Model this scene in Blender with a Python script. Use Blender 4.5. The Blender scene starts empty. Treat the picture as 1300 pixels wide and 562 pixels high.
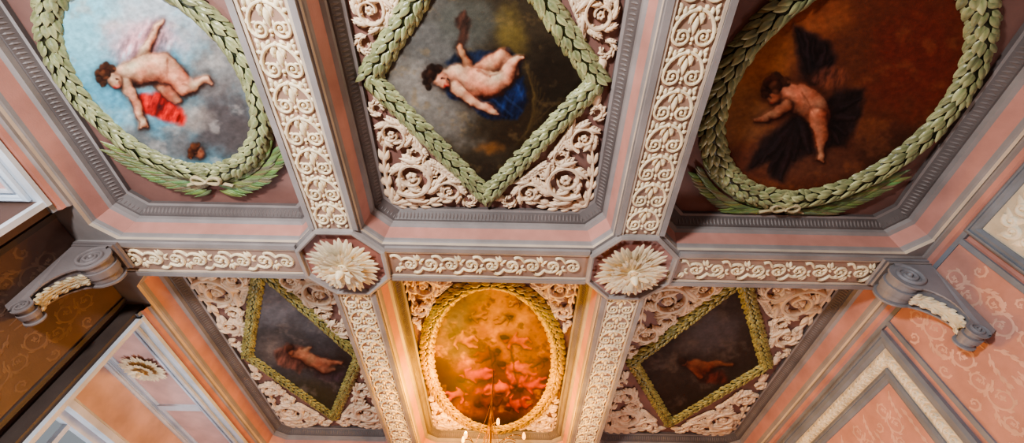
import bpy, bmesh, math, random
import numpy as np
from mathutils import Vector, Matrix
random.seed(7)
S=3.0; CZ=1.6; HZ=CZ+S
pi=math.pi
def lin(c):
    return tuple(((x/255.0)/12.92 if x/255.0<=0.04045 else (((x/255.0)+0.055)/1.055)**2.4) for x in c)
GREY=lin((150,144,143)); GREYD=lin((102,95,94)); PINK=lin((194,142,131)); MAUVE=lin((134,101,94)); CREAM=lin((246,230,196))
CREAMP=lin((242,216,186)); BLUEG=lin((130,137,147)); WHITEB=lin((206,212,220)); TAN=lin((166,136,120)); LIP=lin((206,190,172))
# ---------------------------------------------------------------- camera
F=523.0; TH=math.radians(52.15); ROLL=math.radians(1.1)
fw=Vector((0,math.cos(TH),math.sin(TH))); up0=Vector((0,-math.sin(TH),math.cos(TH))); rt0=Vector((1,0,0))
rt=rt0*math.cos(ROLL)+up0*math.sin(ROLL); up=up0*math.cos(ROLL)-rt0*math.sin(ROLL)
cam=bpy.data.cameras.new("camera"); co=bpy.data.objects.new("camera",cam); bpy.context.scene.collection.objects.link(co)
cam.sensor_fit='HORIZONTAL'; cam.sensor_width=36; cam.lens=F/1300*36; cam.clip_start=0.05; cam.clip_end=200
M=Matrix((( rt.x,up.x,-fw.x,0),(rt.y,up.y,-fw.y,0),(rt.z,up.z,-fw.z,CZ),(0,0,0,1)))
co.matrix_world=M
bpy.context.scene.camera=co
try:
    bpy.context.scene.view_settings.look='AgX - Medium High Contrast'
except Exception as ex: print("look",ex)
# ---------------------------------------------------------------- materials
def mat(name,base=None,attr=False,rough=0.75,bump=0.15,bscale=60,var=0.25,vscale=6,emit=None,spec=0.3,metal=0):
    m=bpy.data.materials.new(name); m.use_nodes=True; nt=m.node_tree; n=nt.nodes; l=nt.links
    bs=n["Principled BSDF"]; bs.inputs["Roughness"].default_value=rough; bs.inputs["Metallic"].default_value=metal
    try: bs.inputs["Specular IOR Level"].default_value=spec
    except Exception: pass
    tc=n.new("ShaderNodeTexCoord")
    if attr:
        a=n.new("ShaderNodeVertexColor"); a.layer_name="Col"; src=a.outputs["Color"]
    else:
        a=n.new("ShaderNodeRGB"); a.outputs[0].default_value=(*base,1); src=a.outputs[0]
    ns=n.new("ShaderNodeTexNoise"); ns.inputs["Scale"].default_value=vscale; ns.inputs["Detail"].default_value=6
    l.new(tc.outputs["Object"],ns.inputs["Vector"])
    mr=n.new("ShaderNodeMapRange"); mr.inputs[1].default_value=0.3; mr.inputs[2].default_value=0.7
    mr.inputs[3].default_value=1-var; mr.inputs[4].default_value=1+var*0.4
    l.new(ns.outputs[0],mr.inputs[0])
    mx=n.new("ShaderNodeMix"); mx.data_type='RGBA'; mx.blend_type='MULTIPLY'; mx.inputs[0].default_value=1
    l.new(src,mx.inputs[6]); l.new(mr.outputs[0],mx.inputs[7])
    l.new(mx.outputs[2],bs.inputs["Base Color"])
    if bump>0:
        n2=n.new("ShaderNodeTexNoise"); n2.inputs["Scale"].default_value=bscale; n2.inputs["Detail"].default_value=4
        l.new(tc.outputs["Object"],n2.inputs["Vector"])
        bp=n.new("ShaderNodeBump"); bp.inputs["Strength"].default_value=bump; bp.inputs["Distance"].default_value=0.02
        l.new(n2.outputs[0],bp.inputs["Height"]); l.new(bp.outputs[0],bs.inputs["Normal"])
    if emit:
        bs.inputs["Emission Color"].default_value=(*emit[0],1); bs.inputs["Emission Strength"].default_value=emit[1]
    return m
M_REL=mat("painted_plaster",attr=True,var=0.25,vscale=5,bump=0.2,bscale=45,rough=.42,spec=.5)
M_WR=mat("painted_garland",attr=True,var=0.4,vscale=7,bump=0.2,bscale=45,rough=.33,spec=.5)
M_SM=mat("painted_moulding",attr=True,var=0.25,vscale=3,bump=0.08,bscale=80,rough=.45)
M_CANV=mat("oil_painting",attr=True,var=0.14,vscale=20,bump=0.15,bscale=90,rough=0.6,spec=.2)
M_WOOD=mat("floor_wood",base=lin((110,76,50)),var=0.4,vscale=3)
M_BRASS=mat("aged_brass",base=lin((120,84,36)),rough=0.4,metal=0.7,var=0.2)
M_BULB=mat("warm_bulb",base=(1,.6,.2),emit=((1,.36,.05),5),bump=0,var=0)
# ---------------------------------------------------------------- mesh buffer
class Buf:
    def __init__(s): s.v=[];s.f=[];s.c=[]
    def add(s,vs,fs,col):
        o=len(s.v); s.v+=vs; s.f+=[tuple(i+o for i in f) for f in fs]
        if col and isinstance(col[0],(tuple,list)): s.c+=list(col)
        else: s.c+=[col]*len(vs)
    def box(s,x0,y0,z0,x1,y1,z1,col):
        vs=[(x0,y0,z0),(x1,y0,z0),(x1,y1,z0),(x0,y1,z0),(x0,y0,z1),(x1,y0,z1),(x1,y1,z1),(x0,y1,z1)]
        s.add(vs,[(0,3,2,1),(4,5,6,7),(0,1,5,4),(1,2,6,5),(2,3,7,6),(3,0,4,7)],col)
    def xf(s,fn): s.v=[fn(p) for p in s.v]; return s
    def merge(s,o): 
        k=len(s.v); s.v+=o.v; s.f+=[tuple(i+k for i in f) for f in o.f]; s.c+=o.c
def meta(ob,label=None,cat=None,kind=None,group=None):
    if label: ob["label"]=label
    if cat: ob["category"]=cat
    if kind: ob["kind"]=kind
    if group: ob["group"]=group
def mkobj(name,buf,material,smooth=True,parent=None,label=None,cat=None,kind=None,group=None,fixn=True,origin=None):
    me=bpy.data.meshes.new(name)
    vs=buf.v
    if origin is None:
        xs=np.array(vs); mn=xs.min(0); mxx=xs.max(0); origin=tuple((mn+mxx)/2)
    vs=[(p[0]-origin[0],p[1]-origin[1],p[2]-origin[2]) for p in vs]
    me.from_pydata(vs,[],buf.f); me.update()
    if fixn:
        bm=bmesh.new(); bm.from_mesh(me); bmesh.ops.recalc_face_normals(bm,faces=bm.faces); bm.to_mesh(me); bm.free()
    ca=me.color_attributes.new("Col",'FLOAT_COLOR','POINT')
    arr=np.ones((len(vs),4),dtype=np.float32); arr[:,:3]=np.array([c[:3] for c in buf.c],dtype=np.float32)
    ca.data.foreach_set("color",arr.ravel())
    me.materials.append(material)
    if smooth: me.polygons.foreach_set("use_smooth",[True]*len(me.polygons))
    ob=bpy.data.objects.new(name,me); bpy.context.scene.collection.objects.link(ob)
    ob.location=origin
    if parent is not None:
        ob.parent=parent; ob.location=Vector(origin)-parent.location
    meta(ob,label,cat,kind,group)
    return ob
def empty(name,loc,**k):
    e=bpy.data.objects.new(name,None); bpy.context.scene.collection.objects.link(e); e.location=loc; e.empty_display_size=.1; meta(e,**k); return e
# ---------------------------------------------------------------- relief primitives (local x,y plane, +z towards room)
def jit(c,a=0.08):
    k=1+random.uniform(-a,a); return tuple(x*k for x in c)
def ribbon(b,pts,w,h,col,z0=0,n=6):
    N=len(pts); vs=[];fs=[]; mw=max(w)
    for i,(x,y) in enumerate(pts):
        a=pts[max(i-1,0)];c=pts[min(i+1,N-1)]
        tx,ty=c[0]-a[0],c[1]-a[1];L=math.hypot(tx,ty) or 1
        nx,ny=-ty/L,tx/L; hi=h*(0.35+.65*w[i]/mw)
        for k in range(n+1):
            t=-1+2*k/n
            vs.append((x+nx*w[i]*t,y+ny*w[i]*t,z0+hi*math.sqrt(max(0,1-t*t))*(0.82 if abs(t)<.1 else 1)))
    for i in range(N-1):
        for k in range(n):
            o=i*(n+1)+k; fs.append((o,o+1,o+n+2,o+n+1))
    b.add(vs,fs,col)
def leaf3(b,o,d,s,n,L,W,H,col,col2=None,lift=0,bend=0,na=6,nc=4,blunt=False):
    vs=[];fs=[];cs=[]; col2=col2 or col
    for i in range(na+1):
        q=i/na
        if blunt: wd=W*math.sin(pi*(.14+.77*q))**.6*(.45+.55*min(1,q*1.8)); 
        else: wd=W*math.sin(pi*min(1,q**0.75*0.98+0.02))**0.8 if i<na else 0.0
        wd=max(wd,W*0.03); prof=math.sin(pi*min(.97,.12+q*.85))
        for k in range(nc+1):
            t=-1+2*k/nc
            zz=H*(1-t*t*0.95)*prof*(0.72 if (abs(t)<.1) else 1)+lift*q*q
            ax=q*L; sy=wd*t+bend*q*q*L
            if blunt: ax-= .18*L*t*t*q*q
            vs.append(tuple(o[j]+d[j]*ax+s[j]*sy+n[j]*zz for j in range(3)))
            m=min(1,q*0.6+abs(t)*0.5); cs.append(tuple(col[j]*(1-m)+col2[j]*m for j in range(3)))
    for i in range(na):
        for k in range(nc):
            p=i*(nc+1)+k; fs.append((p,p+1,p+nc+2,p+nc+1))
    b.add(vs,fs,cs)
def leaf(b,x,y,a,L,W,H,col,bend=0,lift=0,z0=0,na=6,nc=4,blunt=False):
    leaf3(b,(x,y,z0),(math.cos(a),math.sin(a),0),(-math.sin(a),math.cos(a),0),(0,0,1),L,W,H,col,None,lift,bend,na,nc,blunt)
def lobed(b,x,y,a,L,W,H,col,bend=0,lift=0,z0=0,steps=(.15,.5)):
    leaf(b,x,y,a,L,W,H,jit(col,.06),bend,lift,z0)
    for q in steps:
        px=x+math.cos(a)*L*q-math.sin(a)*bend*q*q*L; py=y+math.sin(a)*L*q+math.cos(a)*bend*q*q*L
        aa=a+math.atan(2*bend*q)
        for s in (-1,1):
            leaf(b,px,py,aa+s*.62,L*.50*(1-.35*q),W*.6,H*.8,jit(col,.06),-s*.2,lift*.5,z0,5,4)
def dome(b,x,y,r,h,col,z0=0,seg=10,rings=4):
    vs=[(x,y,z0+h)];fs=[]
    for i in range(1,rings+1):
        p=i/rings*pi/2
        for k in range(seg):
            a=2*pi*k/seg; vs.append((x+r*math.sin(p)*math.cos(a),y+r*math.sin(p)*math.sin(a),z0+h*math.cos(p)))
    for k in range(seg): fs.append((0,1+k,1+(k+1)%seg))
    for i in range(rings-1):
        for k in range(seg):
            a=1+i*seg+k; c=1+i*seg+(k+1)%seg; fs.append((a,a+seg,c+seg,c))
    b.add(vs,fs,col)
def spiral(cx,cy,r0,r1,a0,turns,n=26):
    out=[]
    for i in range(n+1):
        q=i/n; r=r0+(r1-r0)*q**0.8; a=a0+turns*2*pi*q; out.append((cx+r*math.cos(a),cy+r*math.sin(a)))
    return out
def bez(p0,p1,p2,p3,n=14):
    o=[]
    for i in range(n+1):
        t=i/n;u=1-t
        o.append(tuple(u**3*p0[j]+3*u*u*t*p1[j]+3*u*t*t*p2[j]+t**3*p3[j] for j in (0,1)))
    return o
def acanthus(b,cx,cy,R,a0,turns,col,h=.045,flower=True,big=1.0):
    sp=spiral(cx,cy,R,R*.30,a0,turns,34); n=len(sp)
    ribbon(b,sp,[R*(.13-.06*i/n) for i in range(n)],h*1.0,jit(col),n=6)
    sg=1 if turns>0 else -1
    for i in range(1,int(n*.84),2):
        x,y=sp[i]; tx=sp[i+1][0]-sp[i-1][0]; ty=sp[i+1][1]-sp[i-1][1]; ta=math.atan2(ty,tx)
        k=1-.5*i/n
        if i%4==1: lobed(b,x,y,ta-sg*0.42,R*.92*k*big,R*.18*k*big,h*1.0,col,bend=sg*.46,lift=h*.6,steps=(.18,.42,.66))
        else: leaf(b,x,y,ta-sg*0.6,R*.50*k*big,R*.14*k,h*.85,jit(col),bend=sg*.3,lift=h*.3)
        if i%4==1: leaf(b,x,y,ta+sg*.5,R*.36*k,R*.10*k,h*.85,jit(col),bend=sg*.2)
    if flower:
        for k in range(6):
            a=k*2*pi/6+a0; leaf(b,cx,cy,a,R*.27,R*.13,h*.9,jit(col),lift=h*.3,blunt=True)
def leafy_stem(b,pts,w0,w1,h,col,ll,step=2):
    n=len(pts); ribbon(b,pts,[w0+(w1-w0)*i/(n-1) for i in range(n)],h,jit(col))
    for i in range(1,n-1,step):
        ta=math.atan2(pts[i+1][1]-pts[i-1][1],pts[i+1][0]-pts[i-1][0])
        for q in (-1,1):
            leaf(b,pts[i][0],pts[i][1],ta+q*.55,ll,ll*.22,h,jit(col),bend=-q*.2,lift=h*.4)
def corner_relief(A,B,col):
    b=Buf(); m=math.sqrt(A*B)
    acanthus(b,.27*A,.27*B,.205*m,-2.4,1.4,col,h=.085,big=1.08)
    acanthus(b,.63*A,.14*B,.125*m,2.9,-1.25,col,h=.070,big=1.2)
    acanthus(b,.14*A,.63*B,.125*m,-1.3,1.25,col,h=.070,big=1.2)
    acanthus(b,.47*A,.33*B,.080*m,0.5,1.0,col,h=.060,flower=False,big=1.2)
    acanthus(b,.33*A,.47*B,.080*m,1.0,-1.0,col,h=.060,flower=False,big=1.2)
    acanthus(b,.83*A,.06*B,.060*m,2.9,.9,col,h=.050,flower=False,big=1.3)
    acanthus(b,.06*A,.83*B,.060*m,-1.3,-.9,col,h=.050,flower=False,big=1.3)
    leafy_stem(b,bez((.03*A,.03*B),(.2*A,-.01*B),(.38*A,.0*B),(.56*A,.06*B)),.024,.014,.055,col,.12*m,3)
    leafy_stem(b,bez((.03*A,.03*B),(-.01*A,.2*B),(.0*A,.38*B),(.06*A,.56*B)),.024,.014,.055,col,.12*m,3)
    leafy_stem(b,bez((.47*A,.40*B),(.55*A,.36*B),(.62*A,.30*B),(.72*A,.24*B)),.016,.010,.05,col,.09*m)
    leafy_stem(b,bez((.40*A,.47*B),(.36*A,.55*B),(.30*A,.62*B),(.24*A,.72*B)),.016,.010,.05,col,.09*m)
    lobed(b,.86*A,.08*B,-.15,.14*A,.036*m,.05,col,bend=.15,lift=.02)
    lobed(b,.08*A,.86*B,pi/2+.15,.14*B,.036*m,.05,col,bend=-.15,lift=.02)
    for k in range(3):
        a=pi/4+(k-1)*.65; lobed(b,.02*A,.02*B,a,.15*m,.036*m,.06,col,lift=.02)
    return b
def arabesque(A,B,col):
    b=Buf(); rw=.014*A+.003
    for (cx,cy,R,a0,tr) in ((.5,.14,.20,2.6,-1.2),(.42,.42,.24,-1.6,1.2),(.6,.66,.17,2.6,-1.2),(.4,.88,.22,-1.0,1.2),(.85,.3,.12,0,1.0),(.85,.85,.12,2,-1.0)):
        sp=spiral(cx*A,cy*B,R*A,R*A*.25,a0,tr,30); ribbon(b,sp,[rw*(1-.55*i/31) for i in range(31)],.003,col,n=2)
        for i in range(2,27,4):
            ta=math.atan2(sp[i+1][1]-sp[i-1][1],sp[i+1][0]-sp[i-1][0]); s=1 if tr>0 else -1
            k=1-.5*i/30
            leaf(b,sp[i][0],sp[i][1],ta-s*.5,R*A*.58*k,R*A*.15*k,.003,col,bend=s*.25,na=6,nc=2,blunt=True)
        for k in range(4): leaf(b,cx*A,cy*B,a0+k*pi/2,R*A*.24,R*A*.09,.003,col,na=4,nc=2,blunt=True)
    for p in (((.05,.0),(.2,.1),(.2,.3),(.2,.40)),((.62,.45),(.75,.55),(.75,.6),(.62,.80)),((.05,.95),(.1,.7),(.02,.5),(.06,.3))):
        pts=bez(*[(q[0]*A,q[1]*B) for q in p]); ribbon(b,pts,[rw*.7]*15,.003,col,n=2)
        for i in range(2,13,3):
            ta=math.atan2(pts[i+1][1]-pts[i-1][1],pts[i+1][0]-pts[i-1][0])
            for s in (-1,1): leaf(b,pts[i][0],pts[i][1],ta+s*.55,.10*A+.01,.022*A,.003,col,bend=-s*.25,na=5,nc=2,blunt=True)
    return b
def heart_frieze(L,W,col,cell=.265):
    b=Buf(); n=max(1,round(L/cell)); c=L/n
    for i in range(n):
        y0=i*c
        for sg in (-1,1):
            cx=sg*.50*W; cy=y0+.64*c; R=.46*W
            tail=bez((sg*.012,y0+.03*c),(sg*.35*W,y0+.02*c),(sg*.98*W,y0+.22*c),(cx+sg*R,cy),8)
            sp=spiral(cx,cy,R,R*.14,0 if sg>0 else pi,1.6*sg,26)
            pts=tail[:-1]+sp; N=len(pts)
            ribbon(b,pts,[.0135-.006*k/N for k in range(N)],.024,jit(col,.05))
            dome(b,sp[-1][0],sp[-1][1],.014,.028,col,0,8,3)
            for k in (9,13,17): 
                ta=math.atan2(sp[k+1][1]-sp[k-1][1],sp[k+1][0]-sp[k-1][0]); leaf(b,sp[k][0],sp[k][1],ta-sg*.8,.042,.012,.022,jit(col),bend=sg*.3,na=4,nc=2)
            leaf(b,sg*.78*W,y0+.24*c,-.25 if sg>0 else pi+.25,.045,.018,.024,col,na=4)
            leaf(b,sg*.05*W,y0+.02*c,pi/2-sg*.62,.10,.019,.026,col,bend=sg*.2)
            leaf(b,sg*.25*W,y0+.10*c,pi/2-sg*.15,.075,.017,.026,col,bend=sg*.2,na=5)
            leaf(b,sg*.60*W,y0-.04*c,pi/2-sg*.2,.075,.018,.024,col,bend=sg*.3,na=5)
            leaf(b,sg*.80*W,y0-.03*c,pi/2-sg*.5,.055,.015,.022,col,bend=sg*.3,na=4)
            leaf(b,sg*.92*W,y0+.88*c,pi/2+sg*.5,.055,.015,.022,col,na=4)
            leaf(b,sg*.96*W,y0+.40*c,pi/2-sg*.3,.05,.013,.022,col,na=4)
            leaf(b,sg*.22*W,y0+.92*c,pi/2-sg*.9,.05,.014,.022,col,na=4)
        leaf(b,0,y0+.16*c,pi/2,.46*c,.022,.032,col)
        dome(b,0,y0+.70*c,.015,.026,col,0,8,3)
        dome(b,0,y0+.80*c,.011,.023,col,0,8,3)
        dome(b,0,y0+.01*c,.019,.030,col,0,8,3)
    return b
def vine_frieze(L,W,col,cell=.215):
    b=Buf(); n=max(1,round(L/cell)); c=L/n
    for i in range(n):
        x0=i*c; sg=1 if i%2==0 else -1
        cx=x0+.55*c; R=.46*c; cy=sg*.02*W
        y_=lambda p:(p[0],max(-W,min(W,p[1])))
        sp=spiral(cx,cy,min(R,W*.92),R*.14,(-pi*.8 if sg>0 else pi*.8),1.45*sg,26); N=len(sp)
        lead=bez((x0-.30*c,sg*-.75*W),(x0-.1*c,sg*-1.0*W),(x0+.05*c,-sg*.8*W),sp[0],6)
        pts=[y_(p) for p in lead[:-1]+sp]
        ribbon(b,pts,[.0145-.006*k/len(pts) for k in range(len(pts))],.027,jit(col,.05))
        dome(b,sp[-1][0],sp[-1][1],.017,.03,col,0,8,3)
        for k in (2,5,8,11,14):
            ta=math.atan2(sp[k+1][1]-sp[k-1][1],sp[k+1][0]-sp[k-1][0])
            leaf(b,sp[k][0],sp[k][1],ta+sg*.7,.05,.014,.026,jit(col),bend=sg*.3,na=5)
        leaf(b,x0+.0*c,sg*.35*W,sg*1.3,.08,.021,.028,jit(col),bend=sg*.4)
        leaf(b,x0+.04*c,sg*.30*W,sg*.1,.06,.017,.028,jit(col),bend=sg*.4,na=5)
        leaf(b,x0+.0*c,sg*.40*W,pi-sg*.6,.075,.018,.028,jit(col),bend=-sg*.4,na=5)
        leaf(b,x0+.02*c,sg*.20*W,-sg*.9,.05,.014,.024,jit(col),na=4)
    return b
def rosette_buf(R,col,n1=9):
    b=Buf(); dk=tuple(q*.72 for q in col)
    def petal(a,L,W,z,lift,H=.05):
        for q,k,ww in ((-.70,.90,.40),(.70,.90,.40),(-.30,.98,.40),(.30,.98,.40)):
            aa=a+q*W/L
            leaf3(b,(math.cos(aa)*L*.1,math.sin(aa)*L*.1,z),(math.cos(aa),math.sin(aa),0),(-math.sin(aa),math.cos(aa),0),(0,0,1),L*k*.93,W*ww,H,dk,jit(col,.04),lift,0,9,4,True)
    for k in range(n1): petal(k*2*pi/n1+random.uniform(-.05,.05),R*random.uniform(.97,1.03),R*.33,.0,.045,.055)
    for k in range(n1-1): petal((k+.5)*2*pi/(n1-1),R*.68,R*.25,.06,.06,.045)
    for k in range(7): leaf(b,0,0,k*2*pi/7,R*.38,R*.14,.05,jit(col),lift=.07,z0=.11,blunt=True)
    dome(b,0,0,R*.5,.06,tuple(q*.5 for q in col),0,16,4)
    dome(b,0,0,R*.15,.24,col,0,12,5)
    return b
# ---------------------------------------------------------------- ceiling layout (metres)
def ceil_xf(b,x,y,z,sx=1,sy=1,rot=0):
    c,s=math.cos(rot),math.sin(rot)
    return b.xf(lambda p:(x+sx*(p[0]*c-p[1]*s),y+sy*(p[0]*s+p[1]*c),z-p[2]))
BX=[-.555*S,.400*S]; YB=.962*S; BH=.0825*S
XW=1.36*S; XO=1.33*S; XN=1.42*S; XR=1.62*S
NY0,NY1=.745*S,1.2*S
cofx=[(-XO,BX[0]-.08*S),(BX[0]+.08*S,BX[1]-.08*S),(BX[1]+.08*S,XO)]
cofy=[(-.10*S,YB-BH),(YB+BH,2.45*S)]
CH=.17; FZ=HZ+.42; INS=.16
def octpath(x0,y0,x1,y1,c):
    return [(x0+c,y0),(x1-c,y0),(x1,y0+c),(x1,y1-c),(x1-c,y1),(x0+c,y1),(x0,y1-c),(x0,y0+c)]
def inset(x0,y0,x1,y1,d): return octpath(x0+d,y0+d,x1-d,y1-d,CH-.2*d)
bm=bmesh.new()
def loop(pts,z):
    vs=[bm.verts.new((p[0],p[1],z)) for p in pts]
    return [bm.edges.new((vs[i],vs[(i+1)%len(vs)])) for i in range(len(vs))]
ed=loop([(-XN,-4),(XW,-4),(XW,7.9),(-XN,7.9)],HZ)
for cx in cofx:
    for cy in cofy: ed+=loop(octpath(cx[0],cy[0],cx[1],cy[1],CH),HZ)
bmesh.ops.triangle_fill(bm,edges=ed,use_beauty=True)
b=Buf(); bm.verts.index_update()
b.add([tuple(v.co) for v in bm.verts],[tuple(v.index for v in f.verts) for f in bm.faces],GREY); bm.free()
mkobj("trim_1",b,M_SM,smooth=False,kind="structure",label="grey painted soffit of the coffered ceiling beams")
b=Buf(); b.box(-XN-.2,-4,FZ,XW+.2,8.1,FZ+.15,MAUVE)
mkobj("ceiling",b,M_SM,smooth=False,kind="structure",label="mauve brown painted ceiling field behind the coffers")
tn=2
PROF=[((0,-.0),(0,.035),LIP),((0,.035),(.008,.05),GREY),((.008,.05),(.012,.085),GREY),((.012,.085),(.035,.225),PINK),((.035,.225),(.065,.245),GREY),((.065,.245),(.065,.29),GREY),((.065,.29),(.08,.295),GREYD),
      ((.08,.295),(.135,.375),GREYD),((.135,.375),(.16,.38),GREY),((.16,.38),(.16,.42),GREYD)]
for ci,cx in enumerate(cofx):
    for ri,cy in enumerate(cofy):
        b=Buf()
        for (a,c,col) in PROF:
            P=inset(cx[0],cy[0],cx[1],cy[1],a[0]);Q=inset(cx[0],cy[0],cx[1],cy[1],c[0])
            vs=[(p[0],p[1],HZ+a[1]) for p in P]+[(p[0],p[1],HZ+c[1]) for p in Q]
            b.add(vs,[(i,(i+1)%8,8+(i+1)%8,8+i) for i in range(8)],col)
        P=inset(cx[0],cy[0],cx[1],cy[1],.08);Q=inset(cx[0],cy[0],cx[1],cy[1],.135)
        for i in range(8):
            p0,p1=P[i],P[(i+1)%8]
            L=math.hypot(p1[0]-p0[0],p1[1]-p0[1]); n=max(1,int(L/.036))
            tdir=Vector((p1[0]-p0[0],p1[1]-p0[1],0)).normalized()
            inn=Vector((-tdir.y,tdir.x,0))
            d=(inn*.055+Vector((0,0,.08))).normalized(); nn=tdir.cross(d).normalized()
            if nn.z>0: nn=-nn
            for k in range(n):
                t=(k+.5)/n; o=(p0[0]+(p1[0]-p0[0])*t,p0[1]+(p1[1]-p0[1])*t,HZ+.298)
                leaf3(b,o,tuple(d),tuple(tdir),tuple(nn),.085,.014,.014,GREYD,lin((134,124,122)),na=3,nc=2)
        mkobj("trim_%d"%tn,b,M_SM,smooth=False,kind="structure",label="stepped coffer moulding in grey and salmon pink with carved leaf band"); tn+=1
b=Buf()
OR=.145*S
Ys=[(cofy[0][0]-.3,YB-OR),(YB+OR,7.75)]
ft=.03
for x in BX:
    for y0,y1 in Ys:
        for sg in (-1,1):
            xa=x+sg*.180; xb=x+sg*.228
            b.box(min(xa,xb),y0,HZ-ft,max(xa,xb),y1,HZ+.01,GREY)
            xa=x+sg*.155; xb=x+sg*.176
            b.box(min(xa,xb),y0,HZ-ft*.7,max(xa,xb),y1,HZ+.01,LIP)
Xs=[(-XN+.02,BX[0]-OR),(BX[0]+OR,BX[1]-OR),(BX[1]+OR,XW-.02)]
for x0,x1 in Xs:
    for sg in (-1,1):
        for o0,o1,t,col in ((.175,.225,ft,GREY),(.153,.171,ft*.7,LIP)):
            ya=YB+sg*o0; yb=YB+sg*o1
            b.box(x0,min(ya,yb),HZ-t,x1,max(ya,yb),HZ+.01,col)
mkobj("trim_%d"%tn,b,M_SM,smooth=False,kind="structure",label="raised grey and cream fillets along the ceiling beams"); tn+=1
b=Buf()
for x in BX:
    for y0,y1 in Ys: b.box(x-.156,y0,HZ-.004,x+.156,y1,HZ+.012,TAN)
for x0,x1 in Xs: b.box(x0,YB-.154,HZ-.004,x1,YB+.154,HZ+.012,TAN)
mkobj("trim_%d"%tn,b,M_SM,smooth=False,kind="structure",label="dusty rose ground bands behind the beam friezes"); tn+=1
for x in BX:
    b=Buf()
    def octa(r): return [(x+r/math.cos(pi/8)*math.cos(pi/8+k*pi/4),YB+r/math.cos(pi/8)*math.sin(pi/8+k*pi/4)) for k in range(8)]
    rr=[(OR,.0),(OR,.05),(OR-.025,.06),(OR-.04,.055),(OR-.045,.02),(OR-.055,.012)]
    for (r0,z0),(r1,z1) in zip(rr[:-1],rr[1:]):
        P=octa(r0);Q=octa(r1)
        b.add([(p[0],p[1],HZ-z0) for p in P]+[(p[0],p[1],HZ-z1) for p in Q],[(i,(i+1)%8,8+(i+1)%8,8+i) for i in range(8)],lin((164,157,154)))
    P=octa(OR-.055); b.add([(p[0],p[1],HZ-.012) for p in P],[tuple(range(8))],lin((172,120,109)))
    mkobj("trim_%d"%tn,b,M_SM,smooth=False,kind="structure",label="octagonal grey boss frame with pink ground at beam crossing"); tn+=1
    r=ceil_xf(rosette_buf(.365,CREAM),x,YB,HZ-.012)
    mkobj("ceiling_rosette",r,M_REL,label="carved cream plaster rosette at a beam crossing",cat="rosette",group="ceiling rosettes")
for x in BX:
    for (y0,y1) in [(cofy[0][0]-.25,YB-OR-.02),(YB+OR+.02,7.7)]:
        f=heart_frieze(y1-y0,.145,CREAM); f.xf(lambda p:(x+p[0],y0+p[1],HZ-.003-p[2]))
        mkobj("scroll_frieze",f,M_REL,label="cream carved frieze of paired heart scrolls on the beam",cat="frieze",group="long beam friezes")
for x0,x1 in Xs:
    a0=x0+.10; a1=x1-.06
    f=vine_frieze(a1-a0,.135,CREAM); f.xf(lambda p:(a0+p[0],YB+p[1],HZ-.003-p[2]))
    mkobj("vine_frieze",f,M_REL,label="cream carved leafy vine frieze on the cross beam",cat="frieze",group="cross beam friezes")
# ---------------------------------------------------------------- paintings
class NZ:
    def __init__(s,seed): s.g=np.random.default_rng(seed).random((128,128))
    def n(s,x,y):
        xi=np.floor(x).astype(int);yi=np.floor(y).astype(int);fx=x-xi;fy=y-yi
        fx=fx*fx*(3-2*fx);fy=fy*fy*(3-2*fy); g=s.g
        a=g[xi%128,yi%128];b_=g[(xi+1)%128,yi%128];c=g[xi%128,(yi+1)%128];d=g[(xi+1)%128,(yi+1)%128]
        return a*(1-fx)*(1-fy)+b_*fx*(1-fy)+c*(1-fx)*fy+d*fx*fy
    def f(s,x,y,sc,o=4):
        t=0;a=.5;w=0
        for i in range(o):
            t=t+a*s.n(x/sc*2**i+17*i,y/sc*2**i+9*i);w+=a;a*=.55
        return t/w
def C(*c): return np.array(c)/255.0
def sst(a,b_,x):
    t=np.clip((x-a)/(b_-a),0,1); return t*t*(3-2*t)
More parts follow.
